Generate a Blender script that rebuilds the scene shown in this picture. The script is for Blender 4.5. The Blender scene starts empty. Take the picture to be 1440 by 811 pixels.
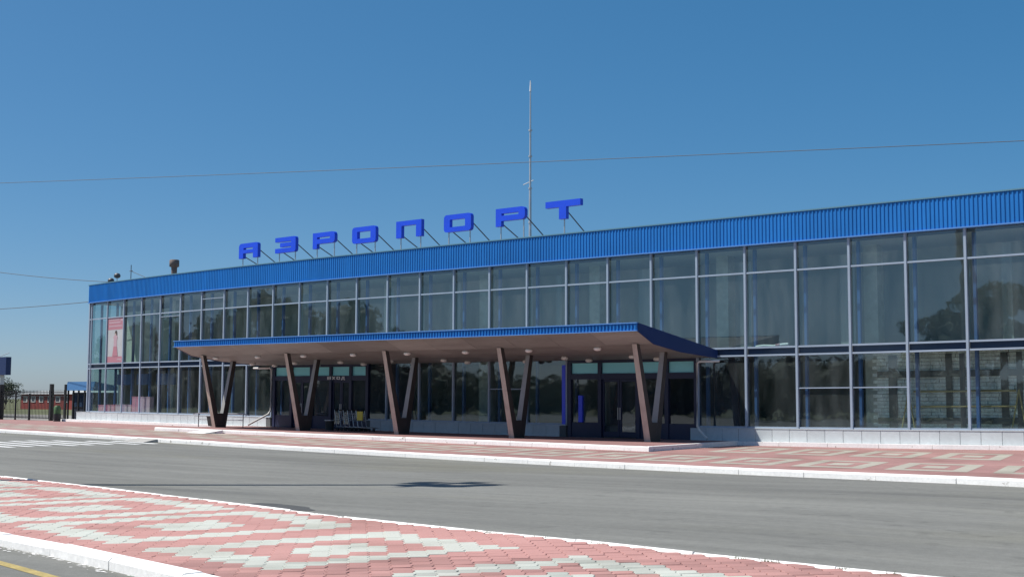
import bpy, math, random
from mathutils import Vector, Matrix
random.seed(7)
R = math.radians
scene = bpy.context.scene
col = scene.collection

# ------------------------------------------------------------------ camera
CAM = Vector((72.508, -44.829, 0.932))
YAW, PITCH, ROLL, FPX = 0.71363, 0.08649, 0.00339, 1808.55
cy_, sy_ = math.cos(YAW), math.sin(YAW)
cp_, sp_ = math.cos(PITCH), math.sin(PITCH)
cr_, sr_ = math.cos(ROLL), math.sin(ROLL)
_r = Vector((cy_, sy_, 0)); _f = Vector((-sy_, cy_, 0)); _u = Vector((0, 0, 1))
_f2 = _f * cp_ + _u * sp_; _u2 = _u * cp_ - _f * sp_
_r3 = _r * cr_ + _u2 * sr_; _u3 = _u2 * cr_ - _r * sr_
cd = bpy.data.cameras.new("camera")
cam = bpy.data.objects.new("camera", cd); col.objects.link(cam)
cam.matrix_world = Matrix(((_r3.x, _u3.x, -_f2.x, CAM.x), (_r3.y, _u3.y, -_f2.y, CAM.y), (_r3.z, _u3.z, -_f2.z, CAM.z), (0, 0, 0, 1)))
cd.sensor_width = 36; cd.lens = 36 * FPX / 1440
cd.clip_start = .1; cd.clip_end = 5000
scene.camera = cam

# ------------------------------------------------------------------ light
SUN_EL = R(57.0)
SUN_DIR = Vector((-.781 * math.cos(SUN_EL), -.625 * math.cos(SUN_EL), math.sin(SUN_EL)))   # towards the sun
w = bpy.data.worlds.new("World"); scene.world = w; w.use_nodes = True
nt = w.node_tree
bg = nt.nodes["Background"]
sky = nt.nodes.new("ShaderNodeTexSky"); sky.sky_type = 'NISHITA'; sky.sun_disc = False
sky.sun_elevation = SUN_EL
sky.sun_rotation = math.atan2(SUN_DIR.x, SUN_DIR.y)
sky.altitude = 100; sky.air_density = .6; sky.dust_density = 1.0; sky.ozone_density = 6.0
gm = nt.nodes.new("ShaderNodeGamma"); gm.inputs[1].default_value = .6
hs = nt.nodes.new("ShaderNodeHueSaturation"); hs.inputs["Saturation"].default_value = 1.6; hs.inputs["Hue"].default_value = .494
nt.links.new(sky.outputs[0], gm.inputs[0]); nt.links.new(gm.outputs[0], hs.inputs["Color"])
nt.links.new(hs.outputs[0], bg.inputs[0]); bg.inputs[1].default_value = 0.15
sd = bpy.data.lights.new("sun", 'SUN'); sd.energy = 4.2; sd.angle = R(.53); sd.color = (1.0, .955, .88)
so = bpy.data.objects.new("sun", sd); col.objects.link(so)
so.rotation_euler = SUN_DIR.to_track_quat('Z', 'Y').to_euler()
scene.view_settings.view_transform = 'Standard'; scene.view_settings.look = 'None'
scene.view_settings.exposure = 0.5; scene.view_settings.gamma = 1

# ------------------------------------------------------------------ site coordinates
# s runs along the facade, t out of the facade towards the road, h is height above the ground-floor glass.
# The facade bows gently in plan and the site falls slightly from left to right.
W = 2.2
BB, B3, VV, V3 = .40068, -.31511, .04669, .05328
def warp(s, t, h):
    u = (s / W - 12.5) / 13; u = min(1.25, max(-1.25, u))
    k = min(1.2, max(0.0, 1 - h / W / 3.3)); sc = min(66, max(-12, s))
    return Vector((s, -(BB * (1 - u * u) + B3 * (u - u ** 3)) * W - t,
                   h - k * (VV * (1 - u * u) + V3 * (u - u ** 3)) * W + k * .0024 * (38 - sc)))
def in_frame(p, m=0):
    d = p - CAM; z = d.dot(_f2)
    if z < .5: return None
    x = 720 + FPX * d.dot(_r3) / z; y = 405.5 - FPX * d.dot(_u3) / z
    return z if -m < x < 1440 + m and -m < y < 811 + m else None

# ------------------------------------------------------------------ materials
def mat(name, c, rough=.6, metal=0, noise=None, bump=None, spec=.5, vary=0, streak=None, coat=0):
    m = bpy.data.materials.new(name); m.use_nodes = True
    n = m.node_tree.nodes; l = m.node_tree.links; b = n["Principled BSDF"]
    b.inputs["Roughness"].default_value = rough; b.inputs["Metallic"].default_value = metal
    b.inputs["Specular IOR Level"].default_value = spec; b.inputs["Coat Weight"].default_value = coat
    b.inputs["Base Color"].default_value = (*c, 1)
    src = None
    tc = n.new("ShaderNodeTexCoord")
    def mul(src, fac_socket, lo, hi):
        mr = n.new("ShaderNodeMapRange"); mr.inputs[1].default_value = .25; mr.inputs[2].default_value = .75
        mr.inputs[3].default_value = lo; mr.inputs[4].default_value = hi
        l.new(fac_socket, mr.inputs[0])
        mx = n.new("ShaderNodeMix"); mx.data_type = 'RGBA'; mx.blend_type = 'MULTIPLY'; mx.inputs[0].default_value = 1
        if src is None: mx.inputs[6].default_value = (*c, 1)
        else: l.new(src, mx.inputs[6])
        l.new(mr.outputs[0], mx.inputs[7])
        return mx.outputs[2]
    for (sc, amt, st) in (noise or []):
        mp = n.new("ShaderNodeMapping"); mp.inputs[3].default_value = st
        l.new(tc.outputs["Object"], mp.inputs[0])
        nz = n.new("ShaderNodeTexNoise"); nz.inputs["Scale"].default_value = sc; nz.inputs["Detail"].default_value = 4
        l.new(mp.outputs[0], nz.inputs[0])
        src = mul(src, nz.outputs[0], 1 - amt, 1 + amt)
    if vary:
        oi = n.new("ShaderNodeObjectInfo")
        mr = n.new("ShaderNodeMapRange"); mr.inputs[3].default_value = 1 - vary; mr.inputs[4].default_value = 1 + vary
        l.new(oi.outputs["Random"], mr.inputs[0])
        mx = n.new("ShaderNodeMix"); mx.data_type = 'RGBA'; mx.blend_type = 'MULTIPLY'; mx.inputs[0].default_value = 1
        if src is None: mx.inputs[6].default_value = (*c, 1)
        else: l.new(src, mx.inputs[6])
        l.new(mr.outputs[0], mx.inputs[7]); src = mx.outputs[2]
    if src is not None: l.new(src, b.inputs["Base Color"])
    if bump:
        nz = n.new("ShaderNodeTexNoise"); nz.inputs["Scale"].default_value = bump[0]; nz.inputs["Detail"].default_value = 3
        l.new(tc.outputs["Object"], nz.inputs[0])
        bp = n.new("ShaderNodeBump"); bp.inputs["Strength"].default_value = bump[1]; bp.inputs["Distance"].default_value = bump[2]
        l.new(nz.outputs[0], bp.inputs["Height"]); l.new(bp.outputs[0], b.inputs["Normal"])
    return m
I1 = (1, 1, 1)
M = {}
M['asphalt'] = mat('asphalt', (.158, .160, .148), .9, noise=[(.18, .17, (.3, 1.4, 1)), (.9, .15, (.22, 1.8, 1)), (3.2, .06, (.2, 1.8, 1)), (9, .1, I1), (70, .2, I1)], bump=(90, .35, .01))
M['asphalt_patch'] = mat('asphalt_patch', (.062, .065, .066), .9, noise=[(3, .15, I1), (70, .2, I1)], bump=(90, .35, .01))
M['white_paint'] = mat('white_paint', (.74, .74, .73), .7, noise=[(1.2, .07, I1), (14, .08, I1)], bump=(30, .3, .01))
def worn(name, top, under, lo, hi, sc):
    m = mat(name, top, .75, noise=[(1.2, .06, I1), (14, .08, I1)], bump=(30, .3, .01)); n = m.node_tree.nodes; l = m.node_tree.links; b = n["Principled BSDF"]
    src = b.inputs["Base Color"].links[0].from_socket
    tc = n.new("ShaderNodeTexCoord"); nz = n.new("ShaderNodeTexNoise"); nz.inputs["Scale"].default_value = sc; nz.inputs["Detail"].default_value = 6; nz.inputs["Roughness"].default_value = .65
    oi = n.new("ShaderNodeObjectInfo"); ad = n.new("ShaderNodeVectorMath"); ad.operation = 'ADD'
    l.new(tc.outputs["Object"], ad.inputs[0]); l.new(oi.outputs["Random"], ad.inputs[1]); l.new(ad.outputs[0], nz.inputs[0])
    mr = n.new("ShaderNodeMapRange"); mr.inputs[1].default_value = lo; mr.inputs[2].default_value = hi; l.new(nz.outputs[0], mr.inputs[0])
    mx = n.new("ShaderNodeMix"); mx.data_type = 'RGBA'; l.new(mr.outputs[0], mx.inputs[0]); l.new(src, mx.inputs[6]); mx.inputs[7].default_value = (*under, 1)
    l.new(mx.outputs[2], b.inputs["Base Color"]); return m
M['white_paint'] = worn('white_paint', (.82, .82, .81), (.36, .34, .31), .63, .69, 2.6)
M['road_paint'] = mat('road_paint', (.66, .67, .67), .8, noise=[(4, .2, I1), (30, .2, I1)])
M['yellow_paint'] = mat('yellow_paint', (.36, .28, .10), .8, noise=[(5, .25, I1), (40, .25, I1)])
M['red_paver'] = mat('red_paver', (.365, .190, .172), .85, noise=[(.8, .07, I1), (60, .12, I1)], vary=.19, bump=(120, .3, .004))
M['grey_paver'] = mat('grey_paver', (.40, .41, .37), .85, noise=[(.8, .06, I1), (60, .12, I1)], vary=.16, bump=(120, .3, .004))
M['sand_bed'] = mat('sand_bed', (.17, .115, .095), .95, noise=[(20, .3, I1)])
M['red_paving'] = mat('red_paving', (.31, .170, .158), .85, noise=[(.35, .16, I1), (2.5, .12, I1), (24, .16, I1)], bump=(30, .3, .01))
M['grey_paving'] = mat('grey_paving', (.35, .33, .28), .85, noise=[(.5, .1, I1), (24, .15, I1)], bump=(30, .3, .01))
M['platform_paving'] = mat('platform_paving', (.25, .135, .13), .85, noise=[(.5, .15, I1), (20, .15, I1)])
M['blue_sheet'] = mat('blue_sheet', (.012, .172, .52), .45, vary=.05, noise=[(.35, .08, I1), (2.2, .11, (1, 1, .15))], spec=.4)
M['navy_sheet'] = mat('navy_sheet', (.007, .03, .13), .45)
M['blue_trim'] = mat('blue_trim', (.10, .26, .60), .45)
M['teal_trim'] = mat('teal_trim', (.10, .24, .33), .5)
M['letter_blue'] = mat('letter_blue', (.012, .075, .72), .4, noise=[(1.5, .06, I1)])
M['post_blue'] = mat('post_blue', (.06, .14, .36), .5)
M['bright_blue'] = mat('bright_blue', (.05, .09, .85), .45)
M['navy_frame'] = mat('navy_frame', (.010, .016, .055), .45)
M['aluminium'] = mat('aluminium', (.31, .385, .48), .42, metal=.0, noise=[(1.2, .08, I1)])
M['plinth'] = mat('plinth', (.47, .51, .53), .7, noise=[(.9, .05, I1), (6, .06, I1)], vary=.05, bump=(40, .15, .005))
M['joint'] = mat('joint', (.10, .105, .11), .9)
M['soffit'] = mat('soffit', (.275, .27, .255), .55, noise=[(.7, .18, (.4, 3, 1)), (6, .12, (.3, 4, 1))], vary=.12, spec=.4)
M['column'] = mat('column', (.50, .405, .34), .6, noise=[(2, .12, I1), (9, .1, (1, 1, .2))], bump=(12, .1, .01))  # warm tone: light bounced off the red paving put into the colour
M['column_rear_skylit'] = mat('column_rear_skylit', (.30, .31, .31), .6, noise=[(2, .12, I1)])  # sky light on the leaning rear legs put into a greyer colour
M['column_shade'] = mat('column_shade', (.055, .048, .044), .6, noise=[(2, .15, I1)])  # shade on the leg sides put into a darker colour; foot shares it
M['lamp_white'] = mat('lamp_white', (.85, .84, .80), .3)
M['galv'] = mat('galv', (.55, .57, .58), .45, metal=.6, noise=[(3, .15, I1)])
M['steel_dark'] = mat('steel_dark', (.10, .10, .11), .5, metal=.3)
M['pipe_paint'] = mat('pipe_paint', (.66, .66, .64), .5, noise=[(3, .1, I1)])
M['rust_pipe'] = mat('rust_pipe', (.16, .125, .115), .75, noise=[(6, .25, I1)])
M['roof_felt'] = mat('roof_felt', (.16, .16, .16), .9, noise=[(1, .2, I1)])
M['concrete'] = mat('concrete', (.36, .35, .33), .85, noise=[(1, .12, I1), (9, .1, I1)])
M['inner_wall'] = mat('inner_wall', (.40, .44, .43), .85, noise=[(.6, .12, I1)])
M['upper_wall'] = mat('upper_wall', (.36, .40, .40), .85, noise=[(.6, .15, (1, 1, .3))])
M['inner_floor'] = mat('inner_floor', (.22, .23, .23), .35)
M['inner_ceiling'] = mat('inner_ceiling', (.60, .62, .61), .8)
M['inner_column'] = mat('inner_column', (.55, .56, .50), .6, noise=[(3, .18, I1)])
M['brick_joint'] = mat('brick_joint', (.42, .43, .40), .9)
M['stone_brick'] = mat('stone_brick', (.80, .82, .77), .75, noise=[(2.5, .22, I1), (15, .25, I1)], bump=(25, .4, .02))
M['frame_shade'] = mat('frame_shade', (.10, .105, .10), .8, noise=[(3, .2, I1)])  # dark tone of the window frame shadows on the stone wall
M['pink'] = mat('pink', (.85, .33, .45), .5)
M['pale_pink'] = mat('pale_pink', (.78, .50, .60), .5)
M['poster_white'] = mat('poster_white', (.44, .46, .47), .5, noise=[(1.5, .08, I1)])
M['poster_pink'] = mat('poster_pink', (.42, .19, .23), .5)
M['poster_pale'] = mat('poster_pale', (.46, .32, .36), .5)
M['poster_hair'] = mat('poster_hair', (.06, .045, .04), .6)
M['poster_skin'] = mat('poster_skin', (.42, .33, .30), .6)
M['fence_black'] = mat('fence_black', (.018, .02, .022), .5)
M['kiosk_blue'] = mat('kiosk_blue', (.05, .15, .32), .5)
M['kiosk_dark'] = mat('kiosk_dark', (.015, .02, .035), .5)
M['brick_red'] = mat('brick_red', (.26, .045, .04), .8, noise=[(2, .15, I1)])
M['white_wall'] = mat('white_wall', (.55, .55, .53), .8, noise=[(1, .1, I1)])
M['grey_roof'] = mat('grey_roof', (.36, .38, .38), .7)
M['soil_grass'] = mat('soil_grass', (.115, .125, .055), .95, noise=[(.03, .25, I1), (.3, .25, I1), (3, .2, I1)])
M['path_grey'] = mat('path_grey', (.22, .21, .19), .9, noise=[(.3, .15, I1)])
M['bark'] = mat('bark', (.11, .085, .065), .9, noise=[(6, .3, I1)])
M['leaf'] = mat('leaf', (.055, .085, .03), .7, vary=.2, noise=[(.7, .35, I1)])
M['leaf_dark'] = mat('leaf_dark', (.045, .065, .035), .7, noise=[(.5, .35, I1)])
M['bin_dark'] = mat('bin_dark', (.03, .032, .033), .6)
M['bin_green'] = mat('bin_green', (.06, .13, .05), .6)
M['trolley_steel'] = mat('trolley_steel', (.50, .52, .53), .3, metal=.8)
M['rubber'] = mat('rubber', (.02, .02, .02), .8)
M['yellow_board'] = mat('yellow_board', (.55, .45, .05), .5)
M['yellow_rail'] = mat('yellow_rail', (.42, .33, .14), .5)
M['sign_white'] = mat('sign_white', (.75, .76, .76), .5)
M['teal_sky_pane'] = mat('teal_sky_pane', (.30, .82, .88), .25)  # opaque teal: sky seen through the clerestory put into the colour
M['sheet_blue_sign'] = mat('sheet_blue_sign', (.012, .028, .10), .5)
M['cable'] = mat('cable', (.09, .10, .11), .6)
M['drape'] = mat('drape', (.33, .36, .35), .8, noise=[(2, .2, (3, 3, .1))])
M['blind'] = mat('blind', (.58, .62, .55), .7)

def tinted(m, c2, sc, st, lo, hi):
    n = m.node_tree.nodes; l = m.node_tree.links; b = n["Principled BSDF"]; src = b.inputs["Base Color"].links[0].from_socket
    tc = n.new("ShaderNodeNewGeometry"); mp = n.new("ShaderNodeMapping"); mp.inputs[3].default_value = st; nz = n.new("ShaderNodeTexNoise")
    nz.inputs["Scale"].default_value = sc; nz.inputs["Detail"].default_value = 6; l.new(tc.outputs["Position"], mp.inputs[0]); l.new(mp.outputs[0], nz.inputs[0])
    mr = n.new("ShaderNodeMapRange"); mr.inputs[1].default_value = lo; mr.inputs[2].default_value = hi; l.new(nz.outputs[0], mr.inputs[0])
    mx = n.new("ShaderNodeMix"); mx.data_type = 'RGBA'; mx.blend_type = 'MULTIPLY'; l.new(mr.outputs[0], mx.inputs[0]); l.new(src, mx.inputs[6]); mx.inputs[7].default_value = (*c2, 1)
    l.new(mx.outputs[2], b.inputs["Base Color"])
tinted(M['asphalt'], (1.02, 1.0, .90), .16, (.5, 1.2, 1), .52, .70)
tinted(M['asphalt'], (.78, .78, .79), .35, (.3, 1.6, 1), .58, .72)
tinted(M['asphalt'], (.80, .80, .80), 2.2, (1, 1, 1), .62, .70)
for k_ in ('red_paver', 'grey_paver', 'red_paving', 'grey_paving'):
    tinted(M[k_], (.74, .73, .70), .55, I1, .50, .72); tinted(M[k_], (1.08, 1.12, 1.12), .9, (1.3, .7, 1), .52, .70)
def glass(name, tint, refl, wob=.0022, rough=0.02):
    m = bpy.data.materials.new(name); m.use_nodes = True
    n = m.node_tree.nodes; l = m.node_tree.links; n.clear()
    out = n.new("ShaderNodeOutputMaterial"); mix = n.new("ShaderNodeMixShader")
    tr = n.new("ShaderNodeBsdfTransparent"); tr.inputs[0].default_value = (*tint, 1)
    gl = n.new("ShaderNodeBsdfGlossy"); gl.inputs[0].default_value = (*refl, 1); gl.inputs["Roughness"].default_value = rough
    fr = n.new("ShaderNodeFresnel"); fr.inputs[0].default_value = 1.52
    ge = n.new("ShaderNodeNewGeometry"); io = n.new("ShaderNodeMapRange")   # a thin pane: the same from both sides
    io.inputs[3].default_value = 1.52; io.inputs[4].default_value = 1 / 1.52
    l.new(ge.outputs["Backfacing"], io.inputs[0]); l.new(io.outputs[0], fr.inputs[0])
    mr = n.new("ShaderNodeMapRange"); mr.inputs[1].default_value = 0; mr.inputs[2].default_value = 1
    mr.inputs[3].default_value = .085; mr.inputs[4].default_value = 1.0
    tc = n.new("ShaderNodeTexCoord"); nz = n.new("ShaderNodeTexNoise"); nz.inputs["Scale"].default_value = .9; nz.inputs["Detail"].default_value = 2
    oi = n.new("ShaderNodeObjectInfo"); ad = n.new("ShaderNodeVectorMath"); ad.operation = 'ADD'
    l.new(tc.outputs["Object"], ad.inputs[0]); l.new(oi.outputs["Location"], ad.inputs[1]); l.new(ad.outputs[0], nz.inputs[0])
    bp = n.new("ShaderNodeBump"); bp.inputs["Strength"].default_value = 1; bp.inputs["Distance"].default_value = wob
    l.new(nz.outputs[0], bp.inputs["Height"]); l.new(bp.outputs[0], gl.inputs["Normal"])
    l.new(fr.outputs[0], mr.inputs[0]); l.new(mr.outputs[0], mix.inputs[0])
    l.new(tr.outputs[0], mix.inputs[1]); l.new(gl.outputs[0], mix.inputs[2])
    df = n.new("ShaderNodeBsdfDiffuse"); df.inputs[0].default_value = (.47, .55, .55, 1)                 # dust film, more on some panes
    mp = n.new("ShaderNodeMapping"); mp.inputs[3].default_value = (1.5, 1.5, .35); l.new(ad.outputs[0], mp.inputs[0])
    n2 = n.new("ShaderNodeTexNoise"); n2.inputs["Scale"].default_value = 1.3; n2.inputs["Detail"].default_value = 5; l.new(mp.outputs[0], n2.inputs[0])
    m2 = n.new("ShaderNodeMapRange"); m2.inputs[1].default_value = .3; m2.inputs[2].default_value = .75; m2.inputs[3].default_value = .0; m2.inputs[4].default_value = .10
    l.new(n2.outputs[0], m2.inputs[0])
    ml = n.new("ShaderNodeMath"); ml.operation = 'MULTIPLY'; rnd = n.new("ShaderNodeMapRange"); rnd.inputs[3].default_value = .35; rnd.inputs[4].default_value = 1.3
    l.new(oi.outputs["Random"], rnd.inputs[0]); l.new(m2.outputs[0], ml.inputs[0]); l.new(rnd.outputs[0], ml.inputs[1])
    mx2 = n.new("ShaderNodeMixShader"); l.new(ml.outputs[0], mx2.inputs[0]); l.new(mix.outputs[0], mx2.inputs[1]); l.new(df.outputs[0], mx2.inputs[2])
    l.new(mx2.outputs[0], out.inputs[0])
    return m
M['glass'] = glass('glass', (.67, .80, .79), (.80, .92, 1.0))
M['glass_door'] = glass('glass_door', (.50, .56, .58), (.8, .85, .9))
M['glass_spandrel'] = mat('glass_spandrel', (.025, .045, .085), .12)

# ------------------------------------------------------------------ mesh helpers
class MB:
    def __init__(self): self.v = []; self.f = []; self.mi = []; self.sm = []
    def add(self, vs, fs, mi=0, smooth=False):
        o = len(self.v); self.v += [tuple(p) for p in vs]
        for f in fs: self.f.append([o + i for i in f]); self.mi.append(mi); self.sm.append(smooth)
        return self
    def box(self, s0, s1, t0, t1, h0, h1, mi=0, step=2.2):
        n = max(1, int(math.ceil(abs(s1 - s0) / step - 1e-6)))
        vs = []
        for k in range(n + 1):
            s = s0 + (s1 - s0) * k / n
            vs += [(s, t0, h0), (s, t1, h0), (s, t1, h1), (s, t0, h1)]
        fs = [(0, 1, 2, 3), (4 * n + 3, 4 * n + 2, 4 * n + 1, 4 * n)]
        for k in range(n):
            a = 4 * k; b = a + 4
            for i in range(4):
                j = (i + 1) % 4
                fs.append((a + j, a + i, b + i, b + j))
        return self.add(vs, fs, mi)
    def prof(self, pts, s0, s1, mi=0, step=2.2, closed=True):     # profile of (t,h) swept along s
        n = max(1, int(math.ceil(abs(s1 - s0) / step - 1e-6))); k = len(pts)
        vs = [(s0 + (s1 - s0) * i / n, t, h) for i in range(n + 1) for (t, h) in pts]
        fs = []
        for i in range(n):
            for j in range(k if closed else k - 1):
                jj = (j + 1) % k
                fs.append((i * k + jj, i * k + j, (i + 1) * k + j, (i + 1) * k + jj))
        if closed: fs += [tuple(range(k)), tuple(n * k + i for i in reversed(range(k)))]
        return self.add(vs, fs, mi)
    def tube(self, path, r, n=8, mi=0, caps=True, r1=None):
        ps = [Vector(p) for p in path]; vs = []; fs = []; m = len(ps)
        for i, p in enumerate(ps):
            d = (ps[min(i + 1, m - 1)] - ps[max(i - 1, 0)]).normalized()
            a = d.cross(Vector((0, 0, 1)))
            if a.length < 1e-3: a = d.cross(Vector((1, 0, 0)))
            a.normalize(); b = d.cross(a)
            rr = r if r1 is None else r + (r1 - r) * i / (m - 1)
            for k in range(n):
                q = 2 * math.pi * k / n
                vs.append(p + (a * math.cos(q) + b * math.sin(q)) * rr)
        for i in range(m - 1):
            for k in range(n):
                j = (k + 1) % n
                fs.append((i * n + j, i * n + k, (i + 1) * n + k, (i + 1) * n + j))
        self.add(vs, fs, mi, True)
        if caps: self.add(vs[:n], [tuple(range(n))], mi); self.add(vs[-n:], [tuple(reversed(range(n)))], mi)
        return self
    def bar(self, a, b, w, d, mi=0, w1=None, d1=None):           # square bar from a to b, w along s, d along t
        a = Vector(a); b = Vector(b); w1 = w if w1 is None else w1; d1 = d if d1 is None else d1
        vs = []
        for p, ww, dd in ((a, w, d), (b, w1, d1)):
            vs += [(p.x - ww / 2, p.y - dd / 2, p.z), (p.x + ww / 2, p.y - dd / 2, p.z), (p.x + ww / 2, p.y + dd / 2, p.z), (p.x - ww / 2, p.y + dd / 2, p.z)]
        return self.add(vs, [(0, 1, 2, 3), (7, 6, 5, 4), (1, 0, 4, 5), (2, 1, 5, 6), (3, 2, 6, 7), (0, 3, 7, 4)], mi)
    def lathe(self, c, prof, n=16, mi=0):                        # prof list of (radius, height)
        vs = []; fs = []
        for (r, h) in prof:
            for k in range(n):
                q = 2 * math.pi * k / n
                vs.append((c[0] + r * math.cos(q), c[1] + r * math.sin(q), c[2] + h))
        for i in range(len(prof) - 1):
            for k in range(n):
                j = (k + 1) % n
                fs.append((i * n + j, i * n + k, (i + 1) * n + k, (i + 1) * n + j))
        self.add(vs, fs, mi, True)
        self.add(vs[:n], [tuple(range(n))], mi); self.add(vs[-n:], [tuple(reversed(range(n)))], mi)
        return self
    def build(self, name, mats, parent=None, origin=None, kind=None, raw=False, bevel=0):
        if not isinstance(mats, (list, tuple)): mats = [mats]
        pts = [Vector(p) if raw else warp(*p) for p in self.v]
        if parent is not None: base = parent['_o']; base = Vector(base)
        elif origin is not None: base = Vector(origin) if raw else warp(*origin)
        else: base = Vector((0, 0, 0))
        me = bpy.data.meshes.new(name)
        fs = self.f if raw else [list(reversed(f)) for f in self.f]
        me.from_pydata([p - base for p in pts], [], fs)
        for m_ in mats: me.materials.append(m_)
        me.polygons.foreach_set("material_index", self.mi)
        me.polygons.foreach_set("use_smooth", self.sm)
        me.update()
        o = bpy.data.objects.new(name, me); col.objects.link(o)
        if parent is not None: o.parent = parent
        else: o.location = base
        o['_o'] = tuple(base)
        if kind: o['kind'] = kind
        if bevel:
            b = o.modifiers.new('bevel', 'BEVEL'); b.width = bevel; b.segments = 1; b.limit_method = 'ANGLE'
        return o
def tag(o, label=None, cat=None, group=None, kind=None):
    if label: o['label'] = label
    if cat: o['category'] = cat
    if group: o['group'] = group
    if kind: o['kind'] = kind
    return o
def empty(name, at, label, cat, group=None, raw=False):
    o = bpy.data.objects.new(name, None); col.objects.link(o)
    o.location = Vector(at) if raw else warp(*at); o['_o'] = tuple(o.location); o.empty_display_size = .3
    return tag(o, label, cat, group)
def cp(o, parent=None, loc=None, rz=None):
    c = o.copy(); col.objects.link(c)
    if parent is not None: c.parent = parent
    if loc is not None: c.location = loc
    if rz is not None: c.rotation_euler.z = rz
    return c
def copy_tree(root, loc, rz=0):
    c = cp(root, None, loc, rz)
    for ch in root.children:
        d = cp(ch, c)
        for g in ch.children: cp(g, d)
    return c
def sheet(tf0, tf1, h, s0, s1, step=2.0, nt=1):                   # horizontal sheet between two curves t(s)
    m = MB(); n = max(1, int(round((s1 - s0) / step))); vs = []; fs = []
    for i in range(n + 1):
        s = s0 + (s1 - s0) * i / n; a = tf0(s); b = tf1(s)
        for j in range(nt + 1): vs.append((s, a + (b - a) * j / nt, h))
    for i in range(n):
        for j in range(nt):
            p = i * (nt + 1) + j; q = p + nt + 1
            fs.append((p, p + 1, q + 1, q))
    m.add(vs, fs); return m
def lerp(pts):
    def f(s):
        if s <= pts[0][0]: a, b = pts[0], pts[1]
        elif s >= pts[-1][0]: a, b = pts[-2], pts[-1]
        else:
            for a, b in zip(pts, pts[1:]):
                if a[0] <= s <= b[0]: break
        return a[1] + (b[1] - a[1]) * (s - a[0]) / (b[0] - a[0])
    return f

# levels
H_ROAD, H_STRIP, H_PAVE, H_PLAT = -.80, -.70, -.66, -.50
kerb_t = lambda s: 12 + (.0026 * (s - 11) ** 2 if s > 11 else 0)
far_t = lerp([(20, 26.3), (38, 28.8), (44, 29.65), (48.7, 30.4), (54.3, 31.5), (58.8, 32.6), (62.4, 33.3), (64.4, 33.5), (68, 33.6), (76, 33.4)])
near_t = lerp([(20, 30.6), (45, 34.7), (56.9, 36.7), (59.2, 37.05), (61.4, 37.5), (63.1, 37.85), (72, 39.6), (80, 41)])
plat_t = lerp([(15, 6.3), (22, 6.05), (27, 6.15), (37, 6.65), (42.4, 7.3), (47.3, 8.4)])

# ------------------------------------------------------------------ setting: ground, road, paving
def grid_sheet(xs, ts, h):
    m = MB(); vs = [(x, t, h) for x in xs for t in ts]; k = len(ts); fs = []
    for i in range(len(xs) - 1):
        for j in range(k - 1): fs.append((i * k + j, i * k + j + 1, (i + 1) * k + j + 1, (i + 1) * k + j))
    return m.add(vs, fs)
xs = [-3000, -1200, -500, -250, -120, -60, -30] + [-12 + 2 * i for i in range(40)] + [72, 100, 200, 600, 1500]
grid_sheet(xs, [-3000, -1000, -400, -150, -60, -20, 0, 20, 60, 120, 300, 900, 2000], -.86).build('field', M['soil_grass'], kind='structure')
grid_sheet([-60, -40, -24] + [-12 + 2 * i for i in range(40)] + [72, 90, 120], [3, 8, 14, 20, 26, 32, 38, 44, 55, 70], H_ROAD).build('asphalt_road', M['asphalt'], kind='structure')
# track beyond the fence
grid_sheet([-70, -50, -40, -30, -20, -12, -6], [-22, -16, -10, -4, 2], -.80).build('service_road', M['path_grey'], kind='structure')

pav = sheet(lambda s: -.3, lambda s: kerb_t(s) - .2, H_PAVE, -24, 74, 2.0).build('pavement', M['red_paving'], kind='structure')
# grey bands of the pattern laid in the red paving
bands = MB()
SH = .28
def ring(sc, tc, hs, ht, ws, wt):
    t0 = tc(sc)
    def quad(a, b, c, d):          # a..b along s, c..d along t, leaning with the paving grid
        P = lambda x, y: (sc + x + SH * y, t0 + (tc(sc + x) - t0) + y, H_PAVE + .004)
        bands.add([P(a, c), P(a, d), P(b, d), P(b, c)], [(0, 1, 2, 3)])
    quad(-hs, hs, -ht, -ht + wt); quad(-hs, hs, ht - wt, ht)
    quad(-hs, -hs + ws, -ht + wt, ht - wt); quad(hs - ws, hs, -ht + wt, ht - wt)
    quad(-hs * .3, hs * .3, -ht * .3, ht * .3)
row_near = lambda s: kerb_t(s) - 3.75
row_far = lambda s: max(3.4, kerb_t(s) - 10.8)
for k in range(-24, 5): ring(59.74 + 2.83 * k, row_near, 1.10, 2.0, .44, .62)
for k in range(-2, 7): ring(54.9 + 2.83 * k, row_far, 1.10, 2.45, .44, .75)
bands.build('grey_paving_band', M['grey_paving'], pav)

# kerbs made of single stones
def kerb(name, tf, s0, s1, length, width, top, bottom, seen_s0=-1e9, both=.02):
    root = bpy.data.objects.new(name, None); col.objects.link(root)
    root.location = warp(s0, tf(s0), bottom); root['_o'] = tuple(root.location); root['kind'] = 'structure'
    s = s0
    while s < s1:
        a = s + .008; b = min(s + length, s1) - .008
        dz = random.uniform(-.006, .006); dt = random.uniform(-.008, .008)
        m = MB(); vs = []
        for q in (a, b):
            t = tf(q) + dt
            vs += [(q, t, bottom), (q, t + width, bottom), (q, t + width, top + dz - .03), (q, t + width - .03, top + dz), (q, t + .025, top + dz), (q, t, top + dz - .025)]
        fs = [tuple(range(6)), tuple(range(11, 5, -1))] + [((i + 1) % 6, i, i + 6, (i + 1) % 6 + 6) for i in range(6)]
        m.add(vs, fs); m.build('kerb_stone', M['white_paint'], root)
        s += length
    return root
kerb('road_kerb', lambda s: kerb_t(s) - .30, -22, 74, 2.0, .34, H_PAVE + .01, -.86)
kerb('platform_kerb', lambda s: plat_t(s) - .26, 16.1, 47.3, 2.0, .26, H_PLAT + .006, H_PAVE - .05)
kerb('strip_far_kerb', lambda s: far_t(s) - .02, 38, 78, 1.6, .075, H_STRIP + .012, -.86)
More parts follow.
